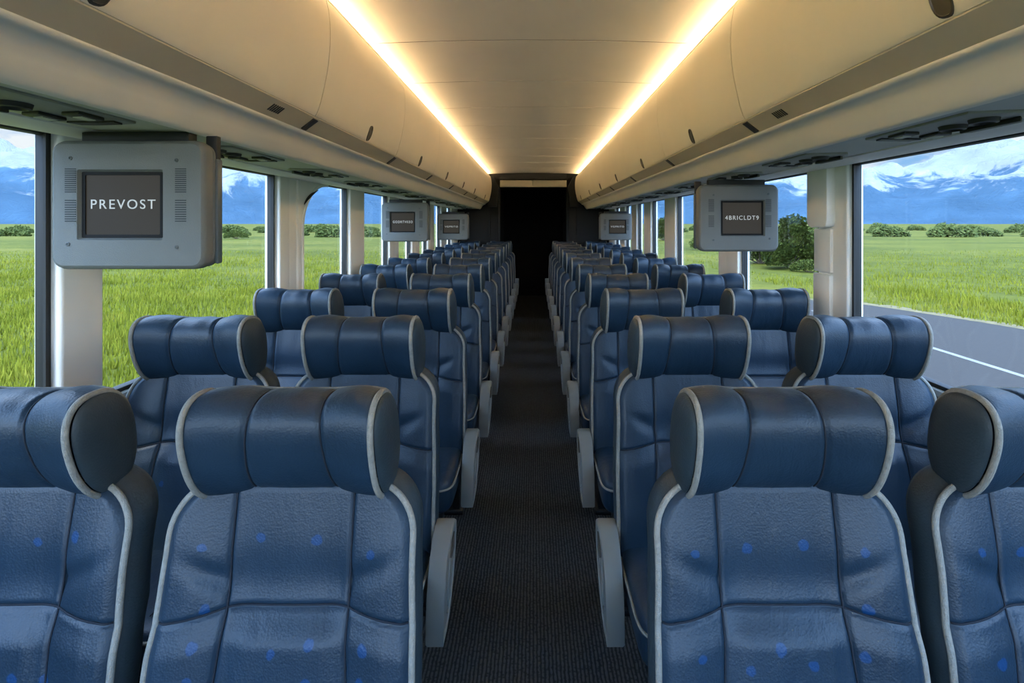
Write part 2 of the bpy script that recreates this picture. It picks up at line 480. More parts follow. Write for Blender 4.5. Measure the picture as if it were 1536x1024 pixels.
SEATL = build_seat(+1); SEATR = build_seat(-1); SEATW = build_seat(0)
used = set()
SPOTS = {
 ('la', 0): [(-0.167, 1.005), (-0.063, 1.012), (0.049, 1.008), (0.16, 0.99), (-0.163, 0.839), (-0.017, 0.825), (0.052, 0.839), (0.156, 0.835), (-0.164, 0.784), (0.051, 0.776), (0.155, 0.78), (-0.152, 0.894)],
 ('lw', 0): [(0.058, 1.006), (0.139, 1.019), (0.009, 0.839), (0.067, 0.785), (0.124, 0.778)],
 ('ra', 0): [(-0.17, 0.993), (-0.061, 0.993), (0.051, 0.999), (0.161, 0.994), (0.156, 0.896), (-0.168, 0.823), (-0.076, 0.798), (-0.019, 0.832), (0.041, 0.807), (0.137, 0.82), (-0.166, 0.776)],
 ('rw', 0): [(-0.161, 0.995), (-0.068, 0.986), (-0.16, 0.814), (-0.166, 0.771)],
 ('lw', 1): [(-0.082, 0.774)],
}
ORD = ['front', 'second', 'third', 'fourth', 'fifth', 'sixth', 'seventh', 'eighth', 'ninth', 'tenth', 'eleventh', 'rearmost']
XS = {'la': [-.475]+[-.572]*11, 'lw': [-1.035]+[-1.128]*11, 'ra': [.482]+[.524]*11, 'rw': [1.03]+[1.112]*11}
NAMEP = {'la': 'aisle seat left of the aisle', 'lw': 'window seat on the left side', 'ra': 'aisle seat right of the aisle', 'rw': 'window seat on the right side'}
spotted = []
for r in range(12):
    Y = 1.08+.8*r
    for key in ('la', 'ra', 'lw', 'rw'):
        proto = {'la': SEATL, 'ra': SEATR, 'lw': SEATW, 'rw': SEATW}[key]
        if id(proto) not in used: used.add(id(proto)); o = proto
        else: o = copy_tree(proto)
        o.location = (XS[key][r], Y if r else 1.10, 0); o.scale = (1, 1, .987 if r == 0 else 1)
        o.rotation_euler.z = 0
        sp = SPOTS.get((key, r))
        if sp: spotted.append((o, sp))
        extra = 'with bright blue spots, ' if r == 0 else ('with one blue spot, ' if sp else '')
        row = f'{ORD[r]} row' if r < 11 else 'rearmost row by the dark doorway'
        tag(o, f'blue leather coach seat {extra}{NAMEP[key]}, {row}', 'seat', 'blue coach seats in rows either side of the aisle')

for o, sp in spotted:
    bk = [c for c in o.children if c.name.startswith('backrest')][0]
    me = bk.data.copy(); bk.data = me; me.materials[0] = leather('spotted_leather', BLUE, sp)

# ------------------------------------------------------------------ bus shell
YF, YB = -1.7, 10.15
XW = 1.42
b = MB(); b.box(-1.5, 1.5, YF, YB+2.4, -.05, 0); structure(b.build('floor', M['carpet']), 'dark ribbed carpet running down the aisle')

def mirror(poly, s): return [(s*x, z) for x, z in poly]
for s, sd in ((-1, 'left'), (1, 'right')):
    b = MB()
    b.box(s*XW, s*1.47, YF, YB, 0, 1.035)
    b.box(s*XW, s*1.47, YF, YB, CAMZ+.275, 2.62)
    b.prism(mirror([(1.42, 1.0), (1.385, 1.01), (1.38, 1.03), (1.39, 1.045), (1.43, 1.05)], s), 'y', YF, YB)
    structure(b.build(f'wall_{sd}', M['wall']), f'grey lower {sd} side wall below the windows')

# windows and pillars
PILL = {-1: [(1.625, 1.79, 's'), (3.03, 3.28, 'd'), (4.2, 4.55, 's'), (5.35, 5.75, 'd'), (6.35, 6.75, 's'), (7.3, 7.8, 'd'), (8.35, 8.85, 's'), (9.4, 10.15, 's')],
        1: [(2.46, 2.72, 'r'), (3.76, 4.18, 'd'), (5.42, 5.86, 's'), (6.55, 7.0, 'd'), (7.45, 7.9, 'd'), (8.4, 8.9, 's'), (9.4, 10.15, 's')]}
wn = 1; tn = 1
ZS, ZT = 1.045, CAMZ+.268
for s in (-1, 1):
    sd = 'left' if s < 0 else 'right'
    prev = YF
    for k, (a, c, kind) in enumerate(PILL[s]):
        # window from prev to a
        w = MB()
        g = .015; x0, x1 = s*1.405, s*1.44
        for (ya, yb, za, zb) in ((prev-.005, prev+g, ZS-.01, ZT+.03), (a-g, a+.005, ZS-.01, ZT+.03), (prev, a, ZS-.01, ZS+.016), (prev, a, ZT-.012, ZT+.03)):
            w.box(min(x0, x1), max(x0, x1), ya, yb, za, zb)
        fr = w.build(f'window_{wn}', M['rubber'], bevel=.004)
        structure(fr, f'bus side window {k+1} from the front on the {sd}')
        e = MB()
        for yv in (prev+g, a-g-.008): e.box(s*1.408, s*1.40, yv, yv+.008, ZS, ZT)
        e.build('inner_frame', M['rubber'], fr)
        p = MB(); p.box(s*1.424, s*1.428, prev+.01, a-.01, ZS, ZT); p.build('glass_pane', M['glass'], fr)
        wn += 1
        # pillar
        b = MB()
        if kind == 's':
            b.box(min(s*1.375, s*1.46), max(s*1.375, s*1.46), a, c, 1.0, CAMZ+.28)
        elif kind == 'd':
            m_ = a+(c-a)*.52
            b.box(min(s*1.375, s*1.46), max(s*1.375, s*1.46), a, m_-.006, 1.0, CAMZ+.28)
            b.box(min(s*1.385, s*1.46), max(s*1.385, s*1.46), m_+.006, c, 1.0, CAMZ+.28)
            b.box(min(s*1.41, s*1.46), max(s*1.41, s*1.46), m_-.01, m_+.01, 1.0, CAMZ+.28)
        else:
            b.box(min(s*1.385, s*1.46), max(s*1.385, s*1.46), a, c, 1.0, CAMZ+.28)
        po = b.build(f'trim_{tn}', M['pillar'], bevel=.014, seg=4)
        structure(po, f'off white window pillar {k+1} from the front on the {sd}'); tn += 1
        if kind == 'r':
            q = MB(); pts = []
            y0_, y1_ = a+.10, c+.03; zb_ = 1.60
            poly = [(y0_, CAMZ+.28), (y0_, zb_+.03), (y0_+.012, zb_+.006), (y0_+.04, zb_), (y1_-.04, zb_), (y1_-.01, zb_+.008), (y1_, zb_+.03), (y1_, CAMZ+.28)]
            q.prism(poly, 'x', s*1.345, s*1.39); q.build('pillar_cover', M['pillar'], po, bevel=.008)
            q = MB(); q.box(s*1.372, s*1.39, a+.12, c+.01, 1.39, 1.595); q.box(s*1.368, s*1.39, a+.12, c+.01, 1.0, 1.38)
            q.build('pillar_plate', M['pillar'], po, bevel=.004)
        prev = c
# curved corner of the third left window
b = MB(); poly = []
yc, zc, ry, rz = 3.28+.44, ZT-.30, .40, .285
out_ = [(yc - ry*math.cos(a), zc+rz*math.sin(a)) for a in [math.pi/2*k/20 for k in range(21)]]
poly = [(3.33, 1.02), (3.26, 1.02), (3.26, ZT+.02), (yc, ZT+.02)]+out_[::-1]
b.prism(poly, 'x', -1.372, -1.40)
co_ = b.build(f'trim_{tn}', M['pillar'], bevel=.004); structure(co_, 'cream curved corner panel of the arched left window')
b = MB(); b.tube([(-1.374, y-.004, z) for y, z in [(3.325, 1.05)]+[(3.322, 1.3)]+out_], .012, 8); b.build('arch_moulding', M['pillar'], co_)
b = MB(); b.tube([(-1.366, yc-(ry+.06)*math.cos(a), zc+(rz-.045)*math.sin(a)+.02) for a in [math.pi/2*(.35+.4*k/10) for k in range(11)]], [.002+.007*math.sin(math.pi*k/10) for k in range(11)], 6); b.build('pull_slot', M['gap'], co_); tn += 1

# overhead rail, header, ceiling
def h(pts): return [(x, CAMZ+z) for x, z in pts]
YR = 9.95
DP = [(.797, .392)]
def spl(P, n=4):
    o = []
    for i in range(len(P)-1):
        p0 = P[max(0, i-1)]; p1 = P[i]; p2 = P[i+1]; p3 = P[min(len(P)-1, i+2)]
        for k in range(n):
            t = k/n
            o.append(tuple(.5*((2*p1[c])+(-p0[c]+p2[c])*t+(2*p0[c]-5*p1[c]+4*p2[c]-p3[c])*t*t+(-p0[c]+3*p1[c]-3*p2[c]+p3[c])*t**3) for c in (0, 1)))
    o.append(P[-1]); return o
def h_spl(p): return h(spl(p, 5))
for s in (-1, 1):
    sd = 'left' if s < 0 else 'right'
    vis = h_spl([(.856, .350), (.857, .342), (.864, .335), (.880, .329), (.896, .318), (.908, .304), (.919, .287), (.931, .270), (.943, .257), (.955, .252)])
    poly = mirror(vis+h([(.955, .36), (.856, .36)]), s)
    b = MB(); b.prism(poly, 'y', YF, YR)
    structure(b.build(f'trim_{tn}', M['rail'], sharp=40), f'cream rounded rail under the {sd} luggage bins'); tn += 1
    b = MB(); b.prism(mirror(h([(.80, .388), (.806, .384), (.858, .345), (.866, .36), (.80, .395)]), s), 'y', YF, YR)
    structure(b.build(f'trim_{tn}', M['cream_strip'], sharp=40), f'tan sloping strip below the {sd} luggage doors'); tn += 1
    b = MB(); b.prism(mirror(h([(.952, .258), (1.235, .263), (1.235, .30), (.952, .30)]), s), 'y', YF, YR)
    structure(b.build(f'trim_{tn}', M['psu'], sharp=40), f'grey textured service channel above the {sd} windows'); tn += 1
    b = MB(); b.prism(mirror(h([(1.239, .266), (1.243, .259), (1.27, .252), (1.31, .249), (1.345, .251), (1.385, .258), (1.405, .268), (1.43, .275), (1.43, .30), (1.254, .30)]), s), 'y', YF, YR)
    structure(b.build(f'trim_{tn}', M['pillar'], sharp=40), f'cream window header strip on the {sd}'); tn += 1

# ceiling
b = MB()
ys = [YF]+[2.74+.785*k for k in range(-5, 10)]+[YR]
ys = [y for y in ys if y >= YF]
def cz(x): return CAMZ+.880+.020*(1-(x/.83)**2)
for y0, y1 in zip(ys[:-1], ys[1:]):
    if y1-y0 < .05: continue
    n = 24
    low = [(-.885+1.77*k/n, cz(-.885+1.77*k/n)) for k in range(n+1)]
    b.prism(low+[(x, z+.012) for x, z in low[::-1]], 'y', y0+.005, y1-.005)
    b.prism([(x, z+.0012) for x, z in low]+[(x, z+.012) for x, z in low[::-1]], 'y', y1-.005, y1+.005, 1)
b.box(-.905, .905, YF, YR, CAMZ+.916, CAMZ+.93, 1)
for s in (-1, 1): b.box(s*.887, s*.905, YF, YR, CAMZ+.822, CAMZ+.92, 0)
structure(b.build('ceiling', [M['ceil'], M['gap']], sharp=30), 'pale ceiling panels between the luggage bins')
b = MB(); b.box(-1.5, 1.5, YF, YB+2.4, 2.62, 2.66); structure(b.build(f'trim_{tn}', M['gap']), 'outer roof of the bus above the ceiling'); tn += 1

# luggage bins
DP = [(.797, .392), (.790, .405), (.778, .44), (.764, .50), (.752, .56), (.745, .62), (.742, .68), (.744, .74), (.750, .785), (.757, .815), (.762, .826)]
def spl(P, n=4):
    o = []
    for i in range(len(P)-1):
        p0 = P[max(0, i-1)]; p1 = P[i]; p2 = P[i+1]; p3 = P[min(len(P)-1, i+2)]
        for k in range(n):
            t = k/n
            o.append(tuple(.5*((2*p1[c])+(-p0[c]+p2[c])*t+(2*p0[c]-5*p1[c]+4*p2[c]-p3[c])*t*t+(-p0[c]+3*p1[c]-3*p2[c]+p3[c])*t**3) for c in (0, 1)))
    o.append(P[-1]); return o
DPs = spl(DP)
def doorx(hh):
    for (x0, z0), (x1, z1) in zip(DPs[:-1], DPs[1:]):
        if z0 <= hh <= z1: return x0+(x1-x0)*(hh-z0)/(z1-z0)
    return DPs[-1][0]
def make_bin(s, y0, y1, gap, latch_y, hinge=True, grille=None):
    yc_ = (y0+y1)/2
    root = empty('luggage_bin', (s*1.0, yc_, CAMZ+.39))
    ox, oy, oz = s*1.0, yc_, CAMZ+.39
    def L(mb):
        mb.v = [(x-ox, y-oy, z-oz) for x, y, z in mb.v]; return mb
    b = MB(); inner = [(x+.015, z) for x, z in DPs]
    b.prism(mirror(h(DPs+inner[::-1]), s), 'y', y0+gap, y1-gap)
    d = L(b).build('door', M['cream'], root, sharp=40)
    b = MB(); back = [(x+.017, z) for x, z in DPs]
    b.prism(mirror(h(back+[(1.40, .826), (1.40, .31), (1.0, .31), (.86, .37)]), s), 'y', y0, y1)
    L(b).build('bin_body', M['gap'], root, sharp=40)
    # latch: rounded dark pull
    hl = .43; b = MB(); n = 24; ring = []
    def lp(a, k, o_):
        dy = .026*sg(math.cos(a), .7)*k; dz = .036*sg(math.sin(a), .8)*k + .10*dy
        hh = hl+dz
        return (s*(doorx(hh)-o_), latch_y+dy, CAMZ+hh)
    lay = [(1.0, -.002), (1.0, .003), (.90, .004), (.84, .0012), (.0, .0012)]
    b.grid(len(lay), n, lambda i, j: lp(2*math.pi*j/n, lay[i][0], lay[i][1]), closev=True)
    lat = L(b).build('latch', M['latch'], d, sharp=50)
    if hinge:
        b = MB(); b.prism([(y0+.002, 0), (y0+.044, 0), (y0+.040, 1), (y0+.004, 1)], 'x', 0, 1)
        vs = []
        for (x, y, z) in b.v:
            px = .806+(.852-.806)*z; pz = .386-(.386-.350)*z
            nx, nz = -.61, -.79
            o_ = -.004+.010*x
            vs.append((s*(px+nx*o_), y, CAMZ+pz+nz*o_))
        b.v = vs; L(b).build('hinge_cover', M['latch'], root)
    if grille:
        b = MB()
        for k in range(6):
            yy = grille-.034+.0135*k
            for (t0, t1) in ((.22, .72),):
                P = [(.806+.046*t, .386-.036*t) for t in (t0, t1)]
                nx, nz = -.61, -.79
                q = [(P[0][0]+nx*.0005, P[0][1]+nz*.0005), (P[1][0]+nx*.0005, P[1][1]+nz*.0005), (P[1][0]+nx*.0025, P[1][1]+nz*.0025), (P[0][0]+nx*.0025, P[0][1]+nz*.0025)]
                b.prism(mirror(h(q), s), 'y', yy, yy+.007)
        L(b).build('vent_slots', M['psu_dark'], root)
    return root
BORD = ['nearest', 'second', 'third', 'fourth', 'fifth', 'sixth', 'rearmost', 'x']
for s in (-1, 1):
    seams = [2.04+1.19*k for k in range(7)] if s < 0 else [2.10+1.25*k for k in range(7)]
    seams = [x for x in seams if x < 8.8]+[YR]
    edges = [(-1.6, seams[0])]+list(zip(seams[:-1], seams[1:]))
    for k, (y0, y1) in enumerate(edges):
        ly = (1.01 if s < 0 else 1.07) if k == 0 else (y0+y1)/2+(.03 if s < 0 else .03)
        o = make_bin(s, y0, y1, .0035 if k == 0 else (.0028 if k == 1 else .0012), ly, hinge=k > 0, grille=(1.79 if s < 0 else 1.87) if k == 0 else None)
        tag(o, f'cream overhead luggage bin, {BORD[k]} on the {"left" if s<0 else "right"} side', 'luggage bin', 'overhead luggage bins')
        if k == len(edges)-1: pass
# bin row end caps and cove ledge
for s in (-1, 1):
    sd = 'left' if s < 0 else 'right'
    b = MB(); b.prism(mirror(h([(.759, .824), (.760, .832), (.765, .833), (.885, .826), (.885, .81)]), s), 'y', YF, YR)
    structure(b.build(f'trim_{tn}', M['cream']), f'cove ledge above the {sd} luggage bins'); tn += 1
    b = MB(); b.box(s*.850, s*.866, YF+.1, YR-.10, CAMZ+.831, CAMZ+.839)
    tag(b.build('light_strip', M['led']), f'warm glowing light strip in the ceiling cove above the {sd} bins', 'light')

# service units (reading lights, air nozzles)
def make_unit():
    r = empty('service_unit', (0, 0, 0))
    b = MB(); pl = [(-.085, -.21), (.06, -.23), (.09, -.18), (.085, .20), (.05, .23), (-.08, .20)]
    b.prism(pl, 'z', -.008, .001); b.build('panel', M['psu_mid'], r, bevel=.003)
    for y in (-.15, -.05):
        b = MB(); b.grid(5, 20, lambda i, j: ((.0+[.030, .027, .022, .016, .004][i]*math.cos(j*math.pi/10)), y+[.036, .033, .026, .018, .004][i]*math.sin(j*math.pi/10), [-.008, -.018, -.020, -.010, -.010][i]), closev=True)
        b.build('air_nozzle', M['psu_dark'], r)
    for x in (-.045, .045):
        b = MB(); b.prism([(x-.026, .03), (x+.022, .04), (x+.026, .125), (x-.020, .115)], 'z', -.016, -.007); lt = b.build('reading_light', M['psu_dark'], r, bevel=.003)
        b = MB(); b.prism([(x-.014, .055), (x+.012, .06), (x+.014, .10), (x-.010, .10)], 'z', -.018, -.015); b.build('lens', M['psu'], lt)
    b = MB(); b.prism([(-.06, .15), (.06, .155), (.05, .19), (-.055, .185)], 'z', -.0125, -.007); b.build('speaker_slot', M['psu_dark'], r)
    b = MB(); b.prism([(.055, -.19), (.075, -.17), (.075, -.02), (.055, 0)], 'z', -.02, -.007); b.build('call_button_bar', M['psu_dark'], r, bevel=.002)
    return r
unit = make_unit(); firstu = True
for s in (-1, 1):
    for k in range(11):
        y = (1.28+.79*k) if s < 0 else (1.50+.77*k)
        if s < 0 and k == 0: y = 1.22
        o = unit if firstu else copy_tree(unit); firstu = False
        o.location = (s*1.09, y, CAMZ+.2605); o.scale = (s, 1, 1)
        sdn = 'left' if s < 0 else 'right'
        tag(o, f'dark overhead reading light and air vent unit, {["nearest","second","third","fourth","fifth","sixth","seventh","eighth","ninth","tenth","rearmost"][k]} on the {sdn} side', 'reading light unit', 'overhead service units')

# ------------------------------------------------------------------ monitors
def text_mesh(body, width, height, mat, parent, loc, spacing=1.25):
    cu = bpy.data.curves.new('lettering', 'FONT'); cu.body = body; cu.size = 1; cu.extrude = .001; cu.space_character = spacing; cu.align_x = 'CENTER'; cu.align_y = 'CENTER'; cu.offset = 0
    t = bpy.data.objects.new('lettering', cu); C.objects.link(t)
    bpy.context.view_layer.update()
    me = bpy.data.meshes.new_from_object(t); bpy.data.objects.remove(t)
    xs = [v.co.x for v in me.vertices]; ys_ = [v.co.y for v in me.vertices]
    sx = width/(max(xs)-min(xs)); sy = height/(max(ys_)-min(ys_)); mx = (max(xs)+min(xs))/2; my = (max(ys_)+min(ys_))/2
    for v in me.vertices: v.co = ((v.co.x-mx)*sx, -v.co.z*.5, (v.co.y-my)*sy)
    me.materials.clear(); me.materials.append(mat)
    o = bpy.data.objects.new('lettering', me); C.objects.link(o); o.parent = parent; o.location = loc; return o
def rrect(w, hh, r, n=6):
    o = []
    for cx_, cz_, a0 in ((w/2-r, hh/2-r, 0), (-w/2+r, hh/2-r, 90), (-w/2+r, -hh/2+r, 180), (w/2-r, -hh/2+r, 270)):
        for k in range(n+1):
            a = math.radians(a0+90*k/n); o.append((cx_+r*math.cos(a), cz_+r*math.sin(a)))
    return o
def make_monitor(s, word, detail=1):
    """origin: centre of front face; s=+1: side hinge bracket on +x"""
    W, H = .425, .355
    r = empty('monitor', (0, 0, 0))
    b = MB()
    lay = [(.0, .006, 0), (-.012, .003, 0), (-.018, -.008, 0)]
    rings = [(W-.022, H-.022, .026, .0), (W-.008, H-.008, .032, .004), (W, H, .036, .014), (W, H, .036, .038), (W-.012, H-.012, .03, .041), (W-.012, H-.012, .03, .045),
             (W-.002, H-.006, .036, .049), (W-.002, H-.006, .036, .072), (W-.03, H-.03, .03, .080)]
    sw, sh_ = .222, .180; ox = -.02*s; oz = .000
    rp = [rrect(w, hh, rr) for w, hh, rr, y in rings]; n = len(rp[0])
    inner = [(sw+.014, sh_+.014, .006, -.0005), (sw+.002, sh_+.002, .004, .010)]
    ip = [[(x+ox, z+oz) for x, z in rrect(w, hh, rr)] for w, hh, rr, y in inner]
    b.grid(len(rings), n, lambda i, j: (rp[i][j][0], rings[i][3], rp[i][j][1]), closev=True)
    b.add([(p[0], .080, p[1]) for p in rp[-1]], [list(range(n))])
    mid = [((rp[0][j][0]*.5+ip[0][j][0]*.5), -.0015, (rp[0][j][1]*.5+ip[0][j][1]*.5)) for j in range(n)]
    allr = [[(p[0], 0, p[1]) for p in rp[0]], mid, [(p[0], -.0005, p[1]) for p in ip[0]], [(p[0], .010, p[1]) for p in ip[1]]]
    b.grid(4, n, lambda i, j: allr[i][j], closev=True)
    hs = b.build('housing', M['tv'], r, sharp=40)
    b = MB(); o1 = rrect(sw+.002, sh_+.002, .004); i1 = rrect(sw-.016, sh_-.016, .003)
    b.grid(2, n, lambda i, j: ((o1 if i == 0 else i1)[j][0]+ox, .009 if i == 0 else .0095, (o1 if i == 0 else i1)[j][1]+oz), closev=True)
    b.grid(2, n, lambda i, j: (i1[j][0]+ox, .0095 if i == 0 else .014, i1[j][1]+oz), closev=True)
    b.build('bezel', M['tv_bezel'], r, sharp=30)
    b = MB(); b.box(ox-sw/2+.005, ox+sw/2-.005, .0125, .016, oz-sh_/2+.005, oz+sh_/2-.005); sc = b.build('screen', M['screen'], r)
    text_mesh(word, .178, .026 if detail == 1 else .022, M['text'], sc, (ox, .0118, oz+.002))
    for gx in (-.170, .132):
        for (za, zb, nn) in ((.098, .035, 12), (.012, -.045, 10)):
            b = MB()
            for k in range(nn):
                z = za+(zb-za)*k/(nn-1); b.box(gx+ (0 if s > 0 else 0)-.0, gx+.030, -.0022, .003, z-.0013, z+.0013)
            if s < 0: b.v = [(-x, y, z) for x, y, z in b.v]
            b.build('speaker_grille', M['tv_slot'], r)
    for (x, z) in ((-.155, .128), (.135, .122), (-.162, -.108), (.136, -.116)):
        x *= s
        b = MB(); b.grid(4, 12, lambda i, j: (x+[.0062, .0055, .003, .0008][i]*math.cos(j*math.pi/6), [.001, -.003, -.0038, -.002][i], z+[.0062, .0055, .003, .0008][i]*math.sin(j*math.pi/6)), closev=True)
        b.build('screw', M['screw'], r)
    # rear housing and bracket on the aisle side
    b = MB(); b.box(s*(W/2-.006), s*(W/2+.007), .052, .078, -H/2+.012, H/2-.045); b.build('side_cover', M['tv_side'], r, bevel=.006)
    b = MB(); b.box(s*(W/2-.03), s*(W/2+.003), .055, .075, H/2-.08, H/2+.02); b.box(-.15, .15, .03, .07, H/2-.01, H/2+.028)
    b.build('mount_bracket', M['rubber'], r, bevel=.003)  # dark material here stands in for the shadow gap above the housing
    return r
def PX(px, d): return (px-800)*d/F
MON = [(-1, 'PREVOST', 191, 1.53, 307, 'large grey monitor reading PREVOST, hanging nearest on the left'),
       (1, '4BRICLDT9', 1108.5, 2.95, 327, 'grey monitor with small white lettering hanging over the right window seats, nearest'),
       (-1, 'GODRTVKEO', 607, 5.05, 333, 'grey monitor hanging second on the left, before the arch windows end'),
       (-1, 'VGPRITO', 679, 7.6, 340, 'small grey monitor furthest back on the left beside dark partition'),
       (1, 'VGPRITO', 924, 7.4, 340, 'small grey monitor furthest back on the right beside dark partition')]
MON[2] = MON[2][:5]+('grey monitor hanging second from the front on the left side',)
for s, word, px, d, pyc, lab in MON:
    m = make_monitor(-s, word, 1 if d < 2 else 2)
    zc_ = CAMZ+.012+(.025 if d > 5 else 0)
    m.location = (PX(px, d), d, CAMZ+(335-pyc)*d/F)
    tag(m, lab, 'monitor', 'ceiling hung monitors')

# ------------------------------------------------------------------ rear and front walls
b = MB()
b.box(-1.5, -.60, YB, YB+.05, 0, 2.62); b.box(.60, 1.5, YB, YB+.05, 0, 2.62); b.box(-.60, .60, YB, YB+.05, CAMZ+.66, 2.62)
for s in (-1, 1):
    b.box(s*.60, s*.64, YB-.03, YB+.06, 0, CAMZ+.70); b.box(s*.78, s*.80, YB-.015, YB+.02, 0, CAMZ+.70)
wb = structure(b.build('wall_rear', M['rear'], bevel=.004), 'near black rear partition around the doorway')
b = MB(); b.box(-1.5, -1.45, YB, YB+2.4, 0, 2.62); b.box(1.45, 1.5, YB, YB+2.4, 0, 2.62); b.box(-1.5, 1.5, YB+2.38, YB+2.43, 0, 2.62)
b.box(-.7, -.66, YB+.05, YB+2.4, 0, 2.5); b.box(.66, .7, YB+.05, YB+2.4, 0, 2.5); b.box(-.7, .7, YB+.05, YB+2.4, 2.4, 2.45)
structure(b.build(f'trim_{tn}', M['corr']), 'black corridor seen through the rear doorway'); tn += 1
b = MB(); b.box(-.60, -.02, YB-.10, YB, CAMZ+.655, CAMZ+.78); b.box(.0, .60, YB-.10, YB, CAMZ+.655, CAMZ+.78); b.box(-.02, 0, YB-.08, YB, CAMZ+.655, CAMZ+.78)
structure(b.build(f'trim_{tn}', M['psu_mid'], bevel=.006), 'pale header panel above the rear doorway'); tn += 1
b = MB(); b.box(-.62, .62, YB-.2, YB, CAMZ+.79, CAMZ+.815)
for s in (-1, 1): b.prism(mirror(h([(.62, .66), (.72, .84), (.80, .84), (.80, .30), (.66, .30)]), s), 'y', YR+.01, YB)
structure(b.build(f'trim_{tn}', M['rear']), 'black brackets where the bins end at the rear'); tn += 1
# front: windshield behind the camera
b = MB(); b.box(-1.5, 1.5, YF-.05, YF, 0, .95); b.box(-1.5, 1.5, YF-.05, YF, 2.35, 2.62); b.box(-1.5, -1.38, YF-.05, YF, .9, 2.4); b.box(1.38, 1.5, YF-.05, YF, .9, 2.4)
structure(b.build('wall_front', M['wall']), 'bus front wall around the windscreen')
w = MB(); w.box(-1.38, 1.38, YF-.04, YF-.01, .95, .98); w.box(-1.38, 1.38, YF-.04, YF-.01, 2.32, 2.35); w.box(-.02, .02, YF-.04, YF-.01, .95, 2.35)
wf = structure(w.build(f'window_{wn}', M['rubber']), 'bus windscreen at the front'); p = MB(); p.box(-1.38, 1.38, YF-.03, YF-.026, .96, 2.34); p.build('glass_pane', M['glass'], wf)

# ------------------------------------------------------------------ outdoors
GZ = -1.3; HG = CAMZ-GZ
b = MB(); R_ = [0, 10, 20, 40, 80, 160, 320, 700, 1500, 3000, 7000]
def hgt(x, y):
    d = math.hypot(x, y)
    return GZ + (0 if d < 25 else min(1, (d-25)/80)*(.35*noise.noise(Vector((x*.012, y*.012, 3)))+.15*noise.noise(Vector((x*.05, y*.05, 8)))))
rr = [.0]+[4*1.07**k for k in range(111)]
b.grid(len(rr), 160, lambda i, j: (rr[i]*math.cos(j*math.pi/80), rr[i]*math.sin(j*math.pi/80), hgt(rr[i]*math.cos(j*math.pi/80), rr[i]*math.sin(j*math.pi/80))), closev=True)
structure(b.build('ground', M['grass'], sharp=0), 'green grass field stretching to the mountains')
# road on the right, bending behind the bus
far = [(14.2, -40), (14.4, 0), (14.1, 10), (13.4, 15), (12.6, 17.7), (11.75, 19.85), (10.6, 21), (7.5, 24), (3.5, 29), (0, 45), (-2, 90)]
near = [(-3.2, -40), (-3.2, 0), (-3.2, 10), (-3.2, 15), (-3.2, 17.7), (-3.2, 19.8), (-3.4, 21), (-4, 24), (-5, 29), (-7.5, 45), (-10, 90)]
fs_ = spl(far, 8); ns_ = spl(near, 8)
b = MB(); b.grid(2, len(fs_), lambda i, j: ((ns_ if i == 0 else fs_)[j][0], (ns_ if i == 0 else fs_)[j][1], GZ+.03))
b.grid(2, len(fs_), lambda i, j: (fs_[j][0]+(.25 if i else 0), fs_[j][1]+(.1 if i else 0), GZ+(.0 if i else .03)))
rd = structure(b.build('road', M['road'], recalc=True), 'grey asphalt road alongside the right windows')
b = MB(); b.box(9.19, 9.34, -40, 18.5, GZ+.031, GZ+.036); b.build('lane_line', M['line'], rd)['label'] = 'pale lane line'
b = MB()
def vg(i, j):
    x, y = fs_[j]; w_ = .5+.35*noise.noise(Vector((x*1.3, y*1.3, 0)))
    return (x+(w_ if i else 0)+.0, y+(w_*.5 if i else 0), GZ+.034)
b.grid(2, len(fs_), vg); b.build('verge', M['verge'], rd)['label'] = 'dry tan grassy verge'

# grass blades near the bus
def blades_mesh():
    v = []; f = []
    def put(x, y, hh):
        a = random.uniform(0, 6.28); w_ = random.uniform(.012, .03); dx, dy = math.cos(a)*w_, math.sin(a)*w_
        lx, ly = random.uniform(-.4, .4)*hh, random.uniform(-.4, .4)*hh; i = len(v)
        v.extend([(x-dx, y-dy, GZ), (x+dx, y+dy, GZ), (x+lx, y+ly, GZ+hh)]); f.append((i, i+1, i+2))
    n = 0
    while n < 150000:
        s = random.choice((-1, -1, 1))
        y = random.uniform(2, 60) if random.random() < .8 else random.uniform(2, 25)
        if s < 0: x = -random.uniform(7, 10+y*1.3)
        else: x = random.uniform(11.5, 14+y*1.2)
        if s > 0:
            # stay off the asphalt
            e = 14.6
            for (xa, ya), (xb, yb) in zip(far[:-1], far[1:]):
                if ya <= y < yb: e = xa+(xb-xa)*(y-ya)/(yb-ya); break
            if x < e+.35: continue
        cl = noise.noise(Vector((x*.35, y*.35, 1)))
        if random.random() > (.62+.8*cl)*min(1, (62-y)/35): continue
        if any(math.hypot(x-a_, y-b_) < 3.4 for a_, b_ in ((16.6, 36), (22.7, 44), (16.2, 40), (16.4, 33), (19.2, 60))): continue
        put(x, y, random.uniform(.10, .26)*(1+.9*max(0, cl))); n += 1
    me = bpy.data.meshes.new('grass'); me.from_pydata(v, [], f); me.materials.append(M['blades'])
    o = bpy.data.objects.new('grass', me); C.objects.link(o)
    tag(o, 'tall bright green grass blades beside the road and bus', 'grass', kind='stuff')
blades_mesh()

